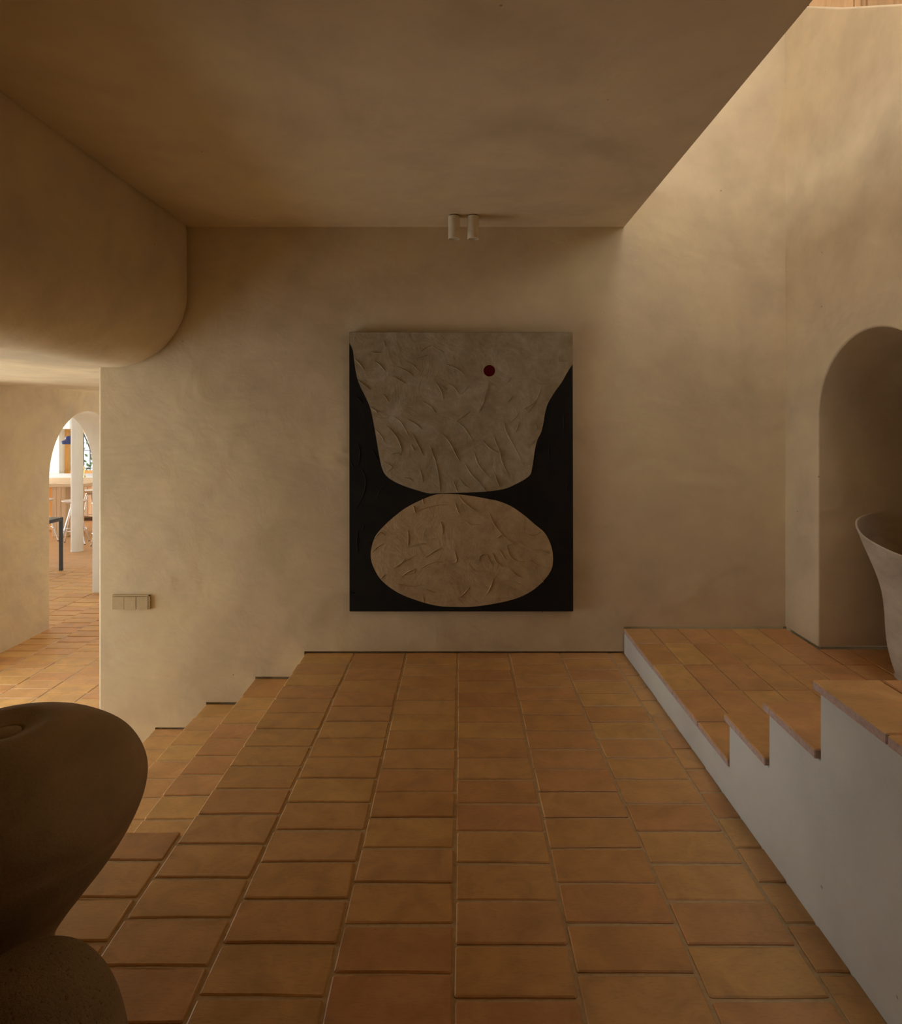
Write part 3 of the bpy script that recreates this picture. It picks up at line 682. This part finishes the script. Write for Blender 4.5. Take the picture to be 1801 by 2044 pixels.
# bar stools
def make_stool():
    root = empty('bar_stool')
    lathe('seat', smooth_profile([(0.0, 0.628), (0.06, 0.622), (0.12, 0.628), (0.165, 0.648), (0.178, 0.662), (0.172, 0.667), (0.13, 0.652), (0.06, 0.644), (0.0, 0.643)], 3), M['seat'], root, 32)
    lathe('hub', [(0, 0.628), (0.05, 0.626), (0.06, 0.60), (0.045, 0.585), (0, 0.585)], M['alu'], root, 20)
    for k in range(4):
        a = math.pi / 4 + k * math.pi / 2 + 0.25
        c, s = math.cos(a), math.sin(a)
        lg = tube('leg', [(0.045 * c, 0.045 * s, 0.61), (0.235 * c, 0.235 * s, 0.004)], 0.010, M['alu'], root, 8)
        lathe('foot_cap', [(0, 0.0), (0.011, 0.0), (0.012, 0.012), (0, 0.014)], M['metal_dark'], lg, 8, loc=(0.235 * c, 0.235 * s, 0))
        lathe('knuckle', [(0, -0.016), (0.014, -0.012), (0.016, 0), (0.014, 0.012), (0, 0.016)], M['alu'], lg, 8, loc=(0.170 * c, 0.170 * s, 0.215))
    bm = bmesh.new()
    add_tube(bm, [(0.170 * math.cos(k * math.pi / 16), 0.170 * math.sin(k * math.pi / 16), 0.215) for k in range(33)], 0.006, 6, False)
    finish(bm, 'foot_ring', M['alu'], root, 60)
    return root
def copy_tree(o, parent=None):
    c = o.copy(); COL.objects.link(c); c.parent = parent
    for ch in list(o.children): copy_tree(ch, c)
    return c
st0 = make_stool()
spots = [(-5.93, 10.0, 0.1, 'aluminium bar stool partly hidden behind the white column'), (-6.56, 11.5, 0.5, 'aluminium bar stool at the counter right of the column, farthest back'),
         (-6.53, 10.12, 0.9, 'aluminium bar stool at the left edge of the arch above the table'), (-5.33, 9.75, 0.35, 'aluminium bar stool almost hidden behind the right arch jamb')]
tree = [st0] + [copy_tree(st0) for _ in range(3)]
for o, (x, y, a, lb) in zip(tree, spots):
    o.location = (x, y, LOW); o.rotation_euler = (0, 0, a); tag(o, lb, 'stool', 'aluminium bar stools in the kitchen')

# wooden bar counter and the white kitchen run behind it
bar = empty('bar_counter', (-6.9, 11.0, LOW)); tag(bar, 'pale oak bar counter left of the column', 'counter')
def bb(name, x0, x1, y0, y1, z0, z1, m): return child(box(name, x0, x1, y0, y1, z0, z1, m, None, 0.004, 1), bar)
bb('bar_top', -8.0, -6.02, 10.4, 11.6, 0.262, 0.312, M['oak_top'])
for k in range(3): bb('front_plank', -6.64 + k * 0.075, -6.64 + (k + 1) * 0.075 - 0.002, 10.57, 10.60, LOW + 0.002, 0.262, M['oak'])
bb('support_block', -6.64, -6.416, 10.60, 11.1, LOW + 0.002, 0.262, M['oak'])
bb('side_panel', -8.0, -6.66, 11.2, 11.24, LOW + 0.002, 0.262, M['pine'])
kr = empty('kitchen_cabinet', (-7.0, 12.8, LOW)); tag(kr, 'oak kitchen cabinet run below the window', 'cabinet')
def kb(name, x0, x1, y0, y1, z0, z1, m, par=kr): return child(box(name, x0, x1, y0, y1, z0, z1, m, None, 0.003, 1), kr)
kb('plinth', -8.9, -5.2, 12.36, 13.39, LOW + 0.001, LOW + 0.09, M['joint_dark'])
for k in range(6): kb('door', -8.9 + k * 0.62, -8.9 + (k + 1) * 0.62 - 0.004, 12.30, 13.39, LOW + 0.09, 0.125, M['oak'])
kb('edge_board', -8.9, -5.2, 12.2, 13.39, 0.125, 0.165, M['oak_top'])
wt = empty('worktop', (-7.0, 12.8, 0.165)); tag(wt, 'white kitchen worktop with grey stone upstand under the window', 'worktop')
o = box('slab', -1.9, 1.8, -0.60, 0.59, 0.0, 0.035, M['white_stone'], wt, 0.003, 1)
o = box('upstand', -1.9, 1.8, 0.565, 0.59, 0.035, 0.085, M['grey_stone'], wt)
# brass tap
tp = empty('tap', (-7.60, 13.05, 0.2015)); tag(tp, 'brass swan-neck tap on the white worktop', 'tap')
tube('spout', [(0.06, 0, 0), (0.06, 0, 0.17)] + [(0.06 * math.cos(a * math.pi / 10), 0, 0.17 + 0.06 * math.sin(a * math.pi / 10)) for a in range(1, 11)] + [(-0.06, 0, 0.09)], 0.010, M['brass'], tp, 8)
lathe('base', [(0, 0), (0.022, 0), (0.022, 0.02), (0.012, 0.03), (0, 0.03)], M['brass'], tp, 16, loc=(0.06, 0, 0))
# blue pendant
lm = empty('pendant_lamp', (-6.0, 10.0, 0.962)); tag(lm, 'dark blue stepped pendant lamp above the bar counter', 'lamp')
lathe('shade', [(0.03, 0.125), (0.052, 0.122), (0.054, 0.112), (0.066, 0.106), (0.070, 0.075), (0.085, 0.062), (0.118, 0.050), (0.121, 0.045), (0.1215, 0.0), (0.117, 0.0), (0.115, 0.044), (0.06, 0.07), (0.03, 0.118)], M['blue'], lm, 36, smooth=35)
bm = bmesh.new()
for k in range(24):
    a = k * math.pi / 12; add_box(bm, 0.1205, 0.1235, -0.005, 0.005, 0.002, 0.042)
    bmesh.ops.rotate(bm, verts=bm.verts[-8:], cent=(0, 0, 0), matrix=__import__('mathutils').Matrix.Rotation(a, 3, 'Z'))
finish(bm, 'fluted_band', M['blue'], lm)
tube('cord', [(0, 0, 0.12), (0, 0, 1.14)], 0.0035, M['metal_dark'], lm, 6)
# fittings
pl = box('wall_sensor', -3.985, -3.925, 7.085, 7.1, 1.155, 1.215, M['switch_grey'], None, 0.003)
tag(pl, 'small grey fitting on the far jamb of the kitchen arch', 'sensor')
